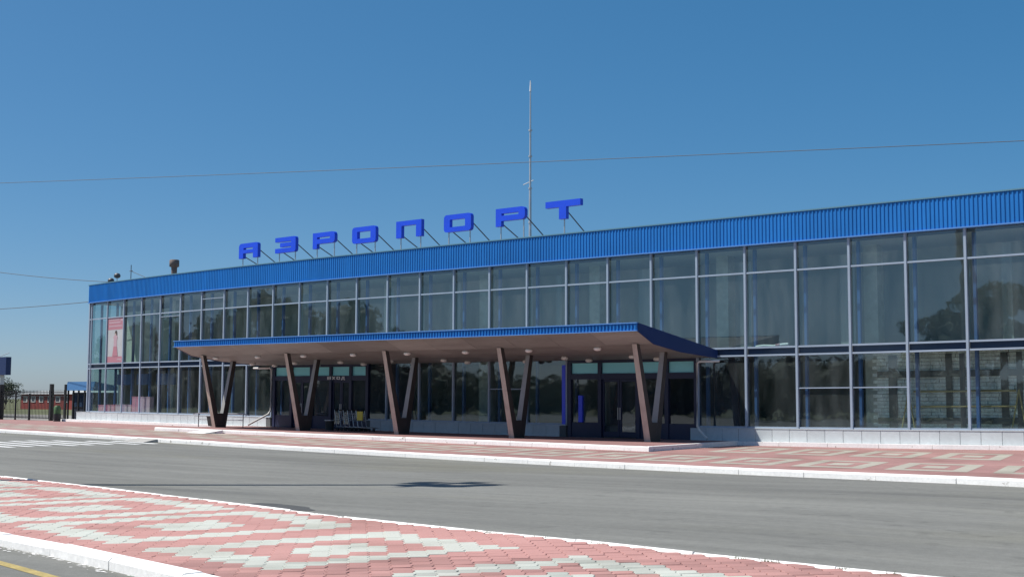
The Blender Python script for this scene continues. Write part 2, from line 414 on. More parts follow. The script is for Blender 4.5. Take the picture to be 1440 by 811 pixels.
kerb('strip_near_kerb', lambda s: near_t(s), 40, 78, 1.75, .25, H_STRIP + .015, -.86)
# return of the platform kerb at its right end
m = MB(); m.bar((46.9, 4.6, H_PAVE - .05), (46.9, 4.6, H_PLAT + .01), .2, .01)
rt = bpy.data.objects.new('platform_return_kerb', None); col.objects.link(rt); rt.location = warp(47.2, 8.3, H_PAVE); rt['_o'] = tuple(rt.location); rt['kind'] = 'structure'
for k in range(4):
    a = .45 + k * 1.93; b = a + 1.915
    f = lambda t: 46.05 + (t - .45) * (47.28 - 46.05) / 7.8
    m = MB()
    vs = []
    for q in (a, b): vs += [(f(q) - .2, q, H_PAVE - .05), (f(q), q, H_PAVE - .05), (f(q), q, H_PLAT + .006), (f(q) - .2, q, H_PLAT + .006)]
    m.add(vs, [(3, 2, 1, 0), (4, 5, 6, 7)] + [((i + 1) % 4, i, i + 4, (i + 1) % 4 + 4)[::-1] for i in range(4)])
    m.build('kerb_stone', M['white_paint'], rt)
# platform slab under the canopy
m = MB(); n = 16; top = []; 
for i in range(n + 1):
    s = 16.2 + (47.1 - 16.2) * i / n
    lo = .45; hi = plat_t(s) - .2
    se = min(s, 46.0 + (0) )
    top += [(min(s, 45.9), lo, H_PLAT), (s, hi, H_PLAT), (min(s, 45.9), lo, H_PAVE - .05), (s, hi, H_PAVE - .05)]
fs = []
for i in range(n):
    a = 4 * i; b = a + 4
    fs += [(a, a + 1, b + 1, b), (a + 1, a + 3, b + 3, b + 1)]
fs += [(0, 2, 3, 1), (4 * n, 4 * n + 1, 4 * n + 3, 4 * n + 2)]
m.add(top, fs).build('platform', M['platform_paving'], kind='structure')
# dropped wedge ramp at the left end of the platform kerb
m = MB(); a = 20.2; b = 21.6; t0 = plat_t(a)
m.add([(a, t0, H_PLAT), (b, t0, H_PLAT), (a - .2, t0 + 1.0, H_PAVE + .01), (b - .2, t0 + 1.0, H_PAVE + .01), (a, t0, H_PAVE), (b, t0, H_PAVE)],
      [(0, 2, 3, 1), (0, 4, 2), (1, 3, 5)])
m.build('kerb_ramp', M['white_paint'], kind='structure')
m = MB(); a = 24.2; t0 = kerb_t(a) + .02
m.add([(a, t0, H_PAVE), (a + 1.6, t0 + .1, H_PAVE), (a, t0 + .75, H_ROAD + .01), (a + 1.6, t0 + .85, H_ROAD + .01), (a + 1.6, t0, -.82), (a, t0, -.82)], [(0, 2, 3, 1), (1, 3, 4), (0, 5, 2)])
m.build('kerb_ramp', M['concrete'], kind='structure')

# road markings
yl = sheet(lambda s: near_t(s) + .82, lambda s: near_t(s) + .95, H_ROAD + .004, 50, 78, 1.0).build('road_marking', M['yellow_paint'], kind='structure')
cwm = bpy.data.objects.new('crosswalk', None); col.objects.link(cwm); cwm.location = warp(15, 15, H_ROAD); cwm['_o'] = tuple(cwm.location); cwm['kind'] = 'structure'
for k in range(19):
    t = 13.1 + k * .86; a = 21.2 + .25 * math.sin(k * 2.1) + (max(0, 3 - k) * .75)
    MB().add([(a, t, H_ROAD + .004), (a + 5.5 - (max(0, 3 - k) * .6), t + .35, H_ROAD + .004), (a + 5.5 - (max(0, 3 - k) * .6), t + .68, H_ROAD + .004), (a, t + .33, H_ROAD + .004)], [(0, 3, 2, 1)]).build('stripe', M['road_paint'], cwm)
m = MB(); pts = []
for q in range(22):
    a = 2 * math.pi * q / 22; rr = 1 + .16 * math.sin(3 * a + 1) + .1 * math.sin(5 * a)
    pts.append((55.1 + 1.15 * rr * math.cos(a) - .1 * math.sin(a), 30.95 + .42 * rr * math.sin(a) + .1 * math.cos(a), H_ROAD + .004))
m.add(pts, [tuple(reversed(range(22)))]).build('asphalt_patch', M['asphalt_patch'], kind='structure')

# ------------------------------------------------------------------ paver strip
strip = sheet(lambda s: far_t(s) + .02, lambda s: near_t(s) + .1, H_STRIP - .018, 38, 78, 1.0).build('paved_strip', M['sand_bed'], kind='structure')
A42 = R(42.2); du = (math.cos(A42), math.sin(A42)); dv = (math.sin(A42), -math.cos(A42))
PW, PL = .198, .198
def paver_mb():
    m = MB(); hw = PW / 2 - .0025; hl = PL / 2 - .0025; z = .018
    def outline(k, zz):
        w_ = hw - k; l_ = hl - k
        return [(-l_, -w_ , zz), (-l_ * .45, -w_ + z, zz), (l_ * .45, -w_ - z + .002, zz), (l_, -w_, zz),
                (l_, w_, zz), (l_ * .45, w_ - z, zz), (-l_ * .45, w_ + z - .002, zz), (-l_, w_, zz)]
    a = outline(0, -.06); b = outline(0, -.004); c = outline(.004, 0)
    fs = []
    for r in (0, 8):
        for i in range(8):
            j = (i + 1) % 8; fs.append((r + i, r + j, r + 8 + j, r + 8 + i))
    fs.append(tuple(range(16, 24)))
    m.add(a + b + c, fs); return m
OFF = lerp([(50, -.05), (58, 0), (62, .22), (66, .15), (70, .1)]); SCL = lerp([(58, 1.0), (63, 1.27)])
PH = lerp([(40, -4.55), (58.63, 0), (62.62, 1), (65.75, 2), (69, 3), (72.5, 4)])
def in_pattern(s, t):
    # concentric squares following the strip
    f0 = far_t(s); wd = near_t(s) - f0
    y = t - f0 - wd * .5 - OFF(min(70, max(50, s)))
    q = s + .17 * (t - f0)
    x = PH(q); x = (x - round(x)) * 4.1
    d = max(abs(x), abs(y)) * SCL(min(63, max(58, s)))
    k_ = SCL(min(63, max(58, s)))
    return d < .60 or 1.80 - .50 * k_ < d < 1.82
cells = []
c0 = (58.5, 35.0)
for i in range(-130, 131):
    for j in range(-130, 131):
        off = 0
        s = c0[0] + i * PL * du[0] + j * PW * dv[0]; t = c0[1] + i * PL * du[1] + j * PW * dv[1]
        if not 39 < s < 77: continue
        if not far_t(s) + .07 < t < near_t(s) + .06: continue
        p = warp(s, t, H_STRIP); z = in_frame(p, 12)
        cells.append((z if z else 1e3 + (p - CAM).length, s, t))
cells.sort()
pm = paver_mb(); proto = {}
for nm in ('red_paver', 'grey_paver'):
    me = bpy.data.meshes.new('paver'); me.from_pydata(pm.v, [], pm.f); me.materials.append(M[nm]); proto[nm] = me
base = Vector(strip['_o'])
ang = math.atan2(-du[1], du[0])
rest = MB()
for k, (z, s, t) in enumerate(cells):
    g = in_pattern(s, t); p = warp(s, t, H_STRIP + random.uniform(-.004, .003))
    rx, ry = random.gauss(0, .006), random.gauss(0, .006)
    if k < 300:
        o = bpy.data.objects.new('paver', proto['grey_paver' if g else 'red_paver']); col.objects.link(o)
        o.parent = strip; o.location = p - base; o.rotation_euler = (rx, ry, ang)
    else:
        R3 = Matrix.Rotation(ang, 3, 'Z') @ Matrix.Rotation(rx, 3, 'X')
        rest.add([p + R3 @ Vector(q) for q in pm.v], pm.f, 1 if g else 0)
rest.build('paver', [M['red_paver'], M['grey_paver']], strip, kind='stuff', raw=True)

m = MB(); rf = random.Random(11)                                  # flakes of kerb paint in the gutter
for _ in range(130):
    s = rf.uniform(55, 64); t = near_t(s) + .27 + abs(rf.gauss(0, .07)); r = rf.uniform(.008, .045); a0 = rf.uniform(0, 6)
    m.add([(s + r * rf.uniform(.5, 1.2) * math.cos(a0 - q * 1.05), t + .6 * r * rf.uniform(.5, 1.2) * math.sin(a0 - q * 1.05), H_ROAD + .005) for q in range(6)], [tuple(range(6))])
tag(m.build('paint_flakes', M['white_paint'], origin=(60, 37.5, H_ROAD)), 'white flakes of kerb paint in the gutter', 'debris', None, 'stuff')
m = MB()                                                          # weeds along the far edge of the strip
for _ in range(55):
    s = rf.uniform(44, 69); t = far_t(s) + .075
    for q in range(7):
        a0 = rf.uniform(0, 6.28); L = rf.uniform(.012, .04); x = s + rf.uniform(-.06, .06)
        m.add([(x - .006, t, H_STRIP), (x + .006, t + .006, H_STRIP), (x + L * .6 * math.cos(a0), t + L * .6 * math.sin(a0), H_STRIP + L)], [(0, 1, 2)])
tag(m.build('weeds', M['leaf'], origin=(58, 32, H_STRIP)), 'small weeds growing along the far kerb of the paved strip', 'weeds', None, 'stuff')

# ------------------------------------------------------------------ terminal building
H_FT, H_FB, H_T1, H_D1, H_D2, H_PB = 8.27, 7.06, 6.0, 3.09, 2.79, -.50
S0, S1 = -2.6, 79.2
T = empty('airport_terminal', (38, -10, -.5), 'long two storey glass airport terminal with blue corrugated fascia along its roof', 'building')
N0, N1 = -1, 36
V1 = (17.6, 25.1); V2 = (37.4, 44.0)
def in_vest(s): return V1[0] - .05 < s < V1[1] - .05 or V2[0] - .05 < s < V2[1] - .05
# profiled fascia
def corrugated(s0, s1, pitch, depth, tb, h0, h1, hb=None):
    m = MB(); vs = []; fs = []; s = s0; prof = []
    while s < s1 - pitch * .5:
        prof += [(s, 0), (s + pitch * .42, 0), (s + pitch * .54, depth), (s + pitch * .88, depth)]
        s += pitch
    prof.append((s1, 0))
    for (q, d) in prof:
        vs += [(q, tb + d, h0 if hb is None else h0), (q, tb + d, h1)]
    for i in range(len(prof) - 1): fs.append((2 * i, 2 * i + 1, 2 * i + 3, 2 * i + 2))
    return m.add(vs, fs)
s = S0
while s < S1:                                                     # cladding sheets, overlapped end to end
    e = min(s + 8.8, S1)
    corrugated(s, e, .157, .027, .15, H_FB + .04, H_FT - .05).build('fascia_sheet', M['blue_sheet'], T); s = e
MB().box(S0 - .02, S1, -.1, .2, H_FT - .05, H_FT).build('parapet_cap', M['teal_trim'], T)
MB().box(S0 - .02, S1, -.02, .21, H_FB, H_FB + .045).build('drip_edge', M['blue_trim'], T)
MB().box(S0, S1, -.14, .02, H_FB + .046, H_FT - .051).build('fascia_backing', M['navy_sheet'], T)
MB().box(S0, S1, -.14, -.03, H_FB - .12, H_FB + .044).build('lintel', M['steel_dark'], T)
MB().prof([(.125, H_FB + .05), (-24, H_FB + .05), (-24, H_FT - .06), (.125, H_FT - .06)], S0 - .02, S0 - .001).build('end_fascia', M['blue_sheet'], T)
MB().box(S0, S1, -24, -.145, 8.0, 8.15).build('roof', M['roof_felt'], T)
MB().box(S0 + .2, S1, -24, -.3, 7.0, 7.12).build('ceiling', M['inner_ceiling'], T)
MB().box(S0 + .2, S1, -24, -.2, H_D2 + .02, H_D1 - .02).build('floor_slab', M['concrete'], T)
MB().box(S0 + .2, S1, -24, -.2, -.30, -.02).build('ground_floor', M['inner_floor'], T)
MB().box(S0 + .2, S1, -24.2, -24, -.6, 8.1).build('rear_wall', M['inner_wall'], T)
MB().box(S0 + .2, S1, -9.2, -9.0, -.02, H_D2 + .02).build('partition_wall', M['inner_wall'], T)
MB().box(S0 + .2, S1, -4.7, -4.5, H_D1 - .02, 7.0).build('partition_wall', M['upper_wall'], T)
MB().box(S1 - .2, S1, -23.9, -.2, -.6, 8.1).build('end_wall', M['inner_wall'], T)
# left end is glazed too
for k in range(1):
    t1 = -.05 - k * 2.2; t0 = t1 - 2.2
    for a, b in ((0, H_D2), (H_D1, H_T1), (H_T1 + .07, H_FB)):
        MB().add([(S0, t0 + .05, a), (S0, t1, a), (S0, t1, b), (S0, t0 + .05, b)], [(0, 1, 2, 3)]).build('window_pane', M['glass'], T)
    MB().box(S0 - .05, S0 + .05, t0, t0 + .05, 0, H_FB).build('mullion', M['aluminium'], T)
MB().box(S0 - .05, S0 + .05, -2.25, -.051, H_D2, H_D1).build('spandrel', M['glass_spandrel'], T)
MB().box(S0 - .06, S0 + .06, -.05, .07, 0, H_FB).build('corner_post', M['aluminium'], T)
MB().box(S0, S0 + .2, -24, -2.26, -.6, 8.0).build('side_wall', M['white_wall'], T)

def glass_pane(s0, s1, h0, h1, m_='glass', name='window_pane'):
    # each pane sits with a trace of its own tilt
    e = random.uniform(-.004, .004); g = random.uniform(-.004, .004)
    return MB().add([(s0, -.02 + e, h0), (s1, -.02 - e, h0), (s1, -.02 - e + g, h1), (s0, -.02 + e + g, h1)], [(3, 2, 1, 0)]).build(name, M[m_], T)
mull_s = [S0 + .0] + [i * W for i in range(N0, N1 + 1)]
for i in range(N0, N1 + 1):
    s = i * W
    lo = 0.0 if not (V1[0] + .3 < s < V1[1] - .1 or V2[0] + .3 < s < V2[1] - .3) else H_D2
    MB().box(s - .045, s + .045, 0, .10, lo, H_FB).build('mullion', M['aluminium'], T)
edges = [S0 + .05] + [i * W for i in range(N0, N1 + 1)]
for a, b in zip(edges, edges[1:]):
    p, q = a + .046, b - .046
    if q - p < .1: continue
    i = round(a / W)
    tr = lambda h, w_=.065, tt=.075, x=p, y=q: MB().box(x, y, .002, tt, h - w_ / 2, h + w_ / 2).build('transom', M['aluminium'], T)
    tr(H_T1); tr(H_D1)
    glass_pane(p, q, H_T1, H_FB); glass_pane(p, q, H_D1, H_T1)
    MB().box(p, q, -.10, -.03, H_D2 + .02, H_D1 - .02).build('spandrel', M['glass_spandrel'], T)
    if i == 5: tr(6.62, .04)
    if i == 3: tr(5.78, .04)
    if in_vest((a + b) / 2) and not (i == 11): continue
    if i == 11: p = 25.15
    tr(H_D2, x=p)
    tr(.03, .06, .07, x=p)
    glass_pane(p, q, 0, H_D2)
    if i in (15, 22, 23): tr(1.52, .04, x=p)
# interior steel posts behind each mullion
for i in range(N0, N1 + 1):
    s = i * W + .06
    if V1[0] + .3 < s < V1[1] or V2[0] + .3 < s < V2[1] - .3:
        MB().bar((s, -.62, H_D1), (s, -.62, 6.98), .11, .14).build('interior_post', M['post_blue'], T); continue
    MB().bar((s, -.62, -.02), (s, -.62, H_D2), .11, .14).build('interior_post', M['post_blue'], T)
    MB().bar((s, -.62, H_D1), (s, -.62, 6.98), .11, .14).build('interior_post', M['post_blue'], T)
# vertical blinds drawn part way across some upper windows
rb = random.Random(5)
for i in range(2, N1):
    if rb.random() < .62:
        a = i * W + rb.uniform(.5, 1.2); b = a + rb.uniform(.3, .75)
        bl_ = MB().box(a, b, -1.32, -1.30, H_D1, 6.6).build('blind', M['drape'], T)
# interior columns
for k in range(12):
    s = 4.6 + k * 6.55
    if not (V2[0] - 1 < s < V2[1] + 1 or V1[0] - 1 < s < V1[1] + 1): MB().box(s - .28, s + .28, -2.6, -2.05, -.02, H_D2 + .02).build('interior_column', M['inner_column'], T)
    MB().box(s - .28, s + .28, -2.6, -2.05, H_D1 - .02, 7.0).build('interior_column', M['inner_column'], T)
# plinth tiles
PT = W / 3
s = -4.0
backing = MB()
while s < S1:
    e = s + PT
    mid = (s + e) / 2
    if not (V1[0] < mid < V1[1] or V2[0] < mid < V2[1]):
        MB().box(s + .006, e - .006, 0.0, .125 + random.uniform(-.003, .003), H_PB - .02, -.035).build('plinth_tile', M['plinth'], T, bevel=.006)
    s = e
for a, b in ((-4.02, V1[0]), (V1[1], V2[0]), (V2[1], S1)):
    MB().box(a, b, -.18, .11, H_PB - .3, -.05).build('plinth', M['joint'], T)
    MB().box(a, b, -.12, .14, -.034, .0).build('window_sill', M['plinth'], T)
# white painted ledge at the foot of the plinth
led = bpy.data.objects.new('ledge', None); col.objects.link(led); led.location = warp(38, .2, H_PAVE); led['_o'] = tuple(led.location); led['kind'] = 'structure'
s = -6.2
while s < 76:
    e = s + 2.0
    MB().box(s + .008, e - .008, -.05 if s < -4.2 else .13, .46 + random.uniform(-.006, .006), H_PAVE - .05, H_PB - .012 + random.uniform(-.004, .004)).build('kerb_stone', M['white_paint'], led)
    s = e
# entrances
def letters(word, s0, t, h0, w_, h_, gap, stroke, name, m_, parent, depth=.03):
    G = {'В': [[(0, 0), (1, 0), (1, 1), (0, 1)], [(.3, .14), (.72, .14), (.72, .42), (.3, .42)], [(.3, .58), (.72, .58), (.72, .86), (.3, .86)]],
         'Х': [[(0, 0), (.28, 0), (.5, .36), (.72, 0), (1, 0), (.66, .5), (1, 1), (.72, 1), (.5, .64), (.28, 1), (0, 1), (.34, .5)]],
         'О': [[(0, .15), (.2, 0), (.8, 0), (1, .15), (1, .85), (.8, 1), (.2, 1), (0, .85)], [(.28, .2), (.72, .2), (.72, .8), (.28, .8)]],
         'Д': [[(0, -.2), (.18, -.2), (.18, 0), (.82, 0), (.82, -.2), (1, -.2), (1, .16), (.88, .16), (.88, 1), (.25, 1), (.12, .16), (0, .16)], [(.38, .16), (.62, .16), (.62, .82), (.45, .82)]]}
    for k, ch in enumerate(word):
        solid([[(x * w_, y * h_) for x, y in lp] for lp in G[ch]], depth, s0 + k * (w_ + gap), t, h0, name, m_, parent)
def solid(loops, depth, s0, t, h0, name, m_, parent, mats=None):
    cu = bpy.data.curves.new('outline', 'CURVE'); cu.dimensions = '2D'; cu.fill_mode = 'BOTH'; cu.extrude = depth / 2
    for lp in loops:
        sp = cu.splines.new('POLY'); sp.points.add(len(lp) - 1); sp.use_cyclic_u = True
        for pt, (x, y) in zip(sp.points, lp): pt.co = (x, y, 0, 1)
    ob = bpy.data.objects.new('outline', cu); me0 = bpy.data.meshes.new_from_object(ob)
    mb = MB()
    mb.add([(s0 + v.co.x, t - depth / 2 + v.co.z, h0 + v.co.y) for v in me0.vertices], [tuple(reversed(p.vertices)) for p in me0.polygons])
    bpy.data.objects.remove(ob); bpy.data.curves.remove(cu); bpy.data.meshes.remove(me0)
    return mb.build(name, m_, parent)

def entrance(v, posts, doors, lit):
    a, b = v
    E = MB()
    MB().box(a, b, -.12, .03, 2.62, H_D2 + .03).build('entrance_head', M['navy_frame'], T)
    MB().box(a, b, -.12, .05, 1.93, 2.17).build('entrance_header', M['navy_frame'], T)
    for s in posts: MB().box(s - .09, s + .09, -.12, .06, H_PB - .02, 2.62).build('entrance_post', M['navy_frame'], T)
    ps = sorted(posts)
    for p, q in zip(ps, ps[1:]):
        MB().add([(p + .09, -.04, 2.17), (q - .09, -.04, 2.17), (q - .09, -.04, 2.62), (p + .09, -.04, 2.62)], [(3, 2, 1, 0)]).build('clerestory_pane', M['teal_sky_pane'], T)
        mid = (p + q) / 2
        if any(abs(mid - d) < .9 for d in doors):
            for (x, y) in ((p + .1, mid - .01), (mid + .01, q - .1)):
                d = MB()
                for bx in ((x, x + .09, H_PB + .02, 1.92), (y - .09, y, H_PB + .02, 1.92), (x + .09, y - .09, 1.82, 1.92), (x + .09, y - .09, H_PB + .02, H_PB + .25)):
                    d.box(bx[0], bx[1], -.09, -.03, bx[2], bx[3])
                d = d.build('entrance_door', M['navy_frame'], T)
                MB().add([(x + .09, -.06, H_PB + .25), (y - .09, -.06, H_PB + .25), (y - .09, -.06, 1.82), (x + .09, -.06, 1.82)], [(3, 2, 1, 0)]).build('pane', M['glass_door'], d)
                hx = y - .045 if x < mid - .1 else x + .045
                MB().tube([(hx, .02, .25), (hx, .02, .75)], .016).build('handle', M['trolley_steel'], d)
        else:
            MB().box(p + .09, q - .09, -.1, .02, H_PB - .02, .12).build('entrance_panel', M['navy_frame'], T)
            MB().add([(p + .09, -.04, .12), (q - .09, -.04, .12), (q - .09, -.04, 1.93), (p + .09, -.04, 1.93)], [(3, 2, 1, 0)]).build('window_pane', M['glass_door'], T)
entrance(V1, [17.78, 19.2, 20.8, 22.3, 23.8, 25.0], [20.0, 23.0], None)
entrance(V2, [37.55, 39.15, 41.1, 42.5, 43.9], [40.1], None)
MB().box(37.20, 37.38, -.05, .12, .02, 2.55).build('blue_post', M['bright_blue'], T)
MB().box(38.05, 38.25, -.02, .08, .121, 1.25).build('blue_post', M['bright_blue'], T)
letters('ВХОД', 22.1, .085, 1.98, .26, .15, .09, .05, 'sign_letter', M['sign_white'], T)
# porch interior
for (a, b) in (V1, V2):
    MB().box(a, b, -3.2, -3.05, -.02, H_D2 + .01).build('lobby_partition', M['navy_frame'], T)
    MB().box(a, b, -24, -.2, -.52, -.305).build('lobby_floor', M['inner_floor'], T)
MB().box(38.75, 39.0, -.9, -.65, -.1, 1.8).build('lobby_blind', M['blind'], T)
# rough stone wall close behind the right-hand panes
iw = MB().box(51.1, 66, -1.35, -1.12, -.02, H_D2 + .02).build('stone_wall', M['brick_joint'], T)
m = MB(); h = -.02; r = 0
while h < 2.75:
    s = 51.1 - (.17 if r % 2 else 0)
    while s < 64:
        L = random.uniform(.26, .40); hh = .125
        d = random.uniform(.0, .075)
        m.box(s + .006, s + L - .006, -1.121, -1.085 + d, h + .006, h + hh - .006); s += L
    h += .13; r += 1
m.build('brick', M['stone_brick'], iw, kind='stuff')
for a, b in ((51.58, 51.9), (53.75, 53.98), (54.27, 54.45), (55.74, 55.99), (56.29, 56.48), (58.0, 58.25), (60.2, 60.4), (62.5, 62.8)): MB().box(a, b, -1.03, -.985, .05, 2.7).build('wall_frame_shade', M['frame_shade'], iw)  # upright dark bars added in place of frame shadows on the wall
for a, b in ((1.88, 2.12), (.20, .42)): MB().box(51.15, 66, -.984, -.96, a, b).build('wall_frame_shade', M['frame_shade'], iw)  # level dark bars, likewise shadow bands built as solids
# blue signboards hung inside the far left bays
for (a, b) in ((-2.0, .2), (.7, 2.2), (3.2, 5.4)):
    MB().box(a, b, -1.9, -1.8, 1.75, 2.45).build('interior_sign', M['post_blue'], T)
for (a, b) in ((-2.2, .1), (.3, 1.6), (2.3, 3.6)):
    MB().box(a, b, -2.55, -2.5, 3.2, 6.6).build('curtain', M['blind'], T)

# ------------------------------------------------------------------ entrance canopy
CA, CBs, CF = 16.6, 44.9, 5.61
CN = empty('entrance_canopy', (30.7, 3.4, H_PLAT), 'long blue edged entrance canopy with brown soffit carried on five V shaped columns', 'canopy')
prof_soffit = [(CF - .06, 3.56), (4.5, 3.14), (2.65, 2.90), (.02, 2.74)]
top_h = lambda t: 3.03 + (3.87 - 3.03) * t / CF
corrugated(CA, CBs, .157, .04, CF - .05, 3.585, 3.84).build('front_fascia', M['blue_sheet'], CN)
MB().box(CA - .02, CBs + .02, CF - .09, CF + .02, 3.84, 3.875).build('top_trim', M['blue_trim'], CN)
MB().box(CA - .02, CBs + .02, CF - .06, CF + .015, 3.555, 3.585).build('bottom_trim', M['blue_trim'], CN)
MB().box(CA, CBs, CF - .085, CF - .052, 3.586, 3.839).build('fascia_backing', M['navy_sheet'], CN)
for a, b in ((CA - .02, CA + .03), (CBs - .03, CBs + .02)):
    MB().prof([(CF - .061, 3.555)] + [(t, h - .03) for t, h in prof_soffit[1:]] + [(.02, 3.03), (CF - .091, 3.86)], a, b).build('side_fascia', M['navy_sheet'], CN)
MB().prof([(CF - .09, 3.845), (.02, 3.03), (.02, 2.98), (CF - .09, 3.80)], CA + .031, CBs - .031).build('canopy_roof', M['roof_felt'], CN)
n = 13
for k in range(n):
    a = CA + .03 + (CBs - CA - .06) * k / n; b = CA + .03 + (CBs - CA - .06) * (k + 1) / n
    for (t0, h0), (t1, h1), cut in zip(prof_soffit, prof_soffit[1:], (1, 2, 2)):
        for c in range(cut):
            f0, f1 = c / cut, (c + 1) / cut
            ta, tb = t0 + (t1 - t0) * f0 - .006, t0 + (t1 - t0) * f1 + .006
            ha, hb = h0 + (h1 - h0) * f0, h0 + (h1 - h0) * f1
            MB().prof([(ta, ha), (tb, hb), (tb, hb + .03), (ta, ha + .03)], a + .008, b - .008).build('soffit_panel', M['soffit'], CN)
for s in (17.65, 24.25, 30.85, 37.45, 44.1):
    c = bpy.data.objects.new('support_column', None); col.objects.link(c); c.parent = CN
    c.location = warp(s, 3.45, H_PLAT) - Vector(CN['_o']); c['_o'] = tuple(warp(s, 3.45, H_PLAT))
    def leg(b0, b1, t0, t1, top):     # tapered leg in the transverse plane
        m = MB(); w0, w1 = .14, .105
        vs = [(s - w0, b0, H_PLAT), (s + w0, b0, H_PLAT), (s + w0, b1, H_PLAT), (s - w0, b1, H_PLAT),
              (s - w1, t0, top), (s + w1, t0, top), (s + w1, t1, top), (s - w1, t1, top)]
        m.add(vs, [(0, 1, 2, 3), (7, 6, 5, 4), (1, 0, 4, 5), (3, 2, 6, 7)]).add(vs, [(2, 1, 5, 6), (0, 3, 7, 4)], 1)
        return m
    leg(3.46, 3.77, 4.40, 4.61, 3.14).build('column_leg', [M['column'], M['column_shade']], c)
    leg(3.12, 3.455, 2.52, 2.74, 2.90).build('column_leg', [M['column_rear_skylit'], M['column_shade']], c)
    m = MB(); m.add([(s - .14, 3.2, H_PLAT), (s + .14, 3.2, H_PLAT), (s + .14, 3.7, H_PLAT), (s - .14, 3.7, H_PLAT),
                     (s - .13, 3.14, .22), (s + .13, 3.14, .22), (s + .13, 3.78, .22), (s - .13, 3.78, .22)],
                    [(0, 1, 2, 3), (7, 6, 5, 4), (1, 0, 4, 5), (2, 1, 5, 6), (3, 2, 6, 7), (0, 3, 7, 4)])
    m.build('column_foot', M['column_shade'], c)
# ceiling lamps
lp = None
soff = lerp(sorted([(t, h) for t, h in prof_soffit]))
for row, t in enumerate((4.05, 1.7, .55)):
    for k in range(8):
        s = 18.05 + k * 3.42
        if row == 2: s += .4
        if s > 44.6: continue
        m = MB(); z = soff(t)
        m.lathe((s, t, z - .1), [(.05, -.04), (.12, -.02), (.155, .02), (.15, .075), (.11, .105)], 14).build('ceiling_lamp', M['lamp_white'], CN)
# downpipes at both ends
MB().tube([(16.2, .2, 2.60), (17.6, .2, 2.60), (17.74, .2, 2.52), (17.74, .2, .36), (17.72, .35, .15), (17.6, 1.55, -.40)], .05).build('downpipe', M['pipe_paint'], CN)
MB().tube([(45.1, .2, 2.6), (44.42, .62, 2.58), (44.34, .66, 2.5), (44.34, .66, .05), (44.4, .6, -.12), (44.75, .62, -.42)], .05).build('downpipe', M['pipe_paint'], CN)

# ------------------------------------------------------------------ roof letters
def rr(w_, h_, r, corners, n=4, x0=0, y0=0):
    pts = []
    for c, (cx, cy, a0) in enumerate(((x0, y0, 180), (x0 + w_, y0, 270), (x0 + w_, y0 + h_, 0), (x0, y0 + h_, 90))):
        if c in corners:
            ox = cx + (r if c in (0, 3) else -r); oy = cy + (r if c in (0, 1) else -r)
            for k in range(n + 1):
                q = R(a0 + 90 * k / n); pts.append((ox + r * math.cos(q), oy + r * math.sin(q)))
        else: pts.append((cx, cy))
    return pts
LW, LH = 1.74, .84
def glyph(ch):
    if ch == 'О': return [rr(LW, LH, .17, (0, 1, 2, 3)), [(.38, .235), (1.36, .235), (1.36, .60), (.38, .60)]]
    if ch == 'П': return [[(0, 0), (.37, 0), (.37, .60), (1.37, .60), (1.37, 0), (LW, 0), (LW, LH), (0, LH)]]
    if ch == 'Т': return [[(.76, 0), (1.16, 0), (1.16, .55), (1.95, .55), (1.95, LH), (0, LH), (0, .55), (.76, .55)]]
    if ch == 'Р':
        q = 4; pts = [(0, 0), (.33, 0), (.33, .25)]
        pts += [(LW - .2 + .2 * math.cos(R(-90 + 90 * k / q)), .45 + .2 * math.sin(R(-90 + 90 * k / q))) for k in range(q + 1)]
        pts += [(LW - .2 + .2 * math.cos(R(90 * k / q)), LH - .2 + .2 * math.sin(R(90 * k / q))) for k in range(q + 1)]
        return [pts + [(0, LH)], [(.34, .50), (1.36, .50), (1.36, .60), (.34, .60)]]
    if ch == 'А':
        pts = [(0, 0), (.40, 0), (.40, .28), (1.30, .28), (1.30, 0), (LW, 0), (LW, LH - .15)]
        pts += [(LW - .15 + .15 * math.cos(R(90 * k / 4)), LH - .15 + .15 * math.sin(R(90 * k / 4))) for k in range(5)]
        pts += [(.2 + .2 * math.cos(R(90 + 90 * k / 4)), LH - .2 + .2 * math.sin(R(90 + 90 * k / 4))) for k in range(5)]
        return [pts, [(.42, .48), (1.28, .48), (1.28, .58), (.42, .58)]]
    if ch == 'Э':
        pts = [(0, 0), (LW - .15, 0)] + [(LW - .15 + .15 * math.cos(R(-90 + 90 * k / 4)), .15 + .15 * math.sin(R(-90 + 90 * k / 4))) for k in range(5)]
        pts += [(LW - .15 + .15 * math.cos(R(90 * k / 4)), LH - .15 + .15 * math.sin(R(90 * k / 4))) for k in range(5)]
        pts += [(0, LH), (0, .60), (1.36, .60), (1.36, .535), (.42, .535), (.42, .31), (1.36, .31), (1.36, .245), (0, .245)]
        return [pts]
TXT = [('А', 13.62, 8.80, 'leftmost letter of the blue roof sign, shaped like a square A'), ('Э', 16.90, 8.87, 'second blue roof letter from the left, opening like a backwards E'),
       ('Р', 20.05, 8.87, 'third blue roof letter from the left, P shaped, beside the backwards E'), ('О', 23.12, 8.91, 'fourth blue roof letter from the left, the smaller looking closed O ring'), ('П', 26.32, 8.95, 'fifth blue roof letter from the left, an open gateway shape'),
       ('О', 29.55, 8.98, 'sixth blue roof letter, O ring between the gateway shape and the mast'), ('Р', 32.82, 8.99, 'seventh blue roof letter, P shaped, just left of the tall mast'), ('Т', 35.75, 9.04, 'rightmost T shaped blue roof letter, to the right of the mast')]
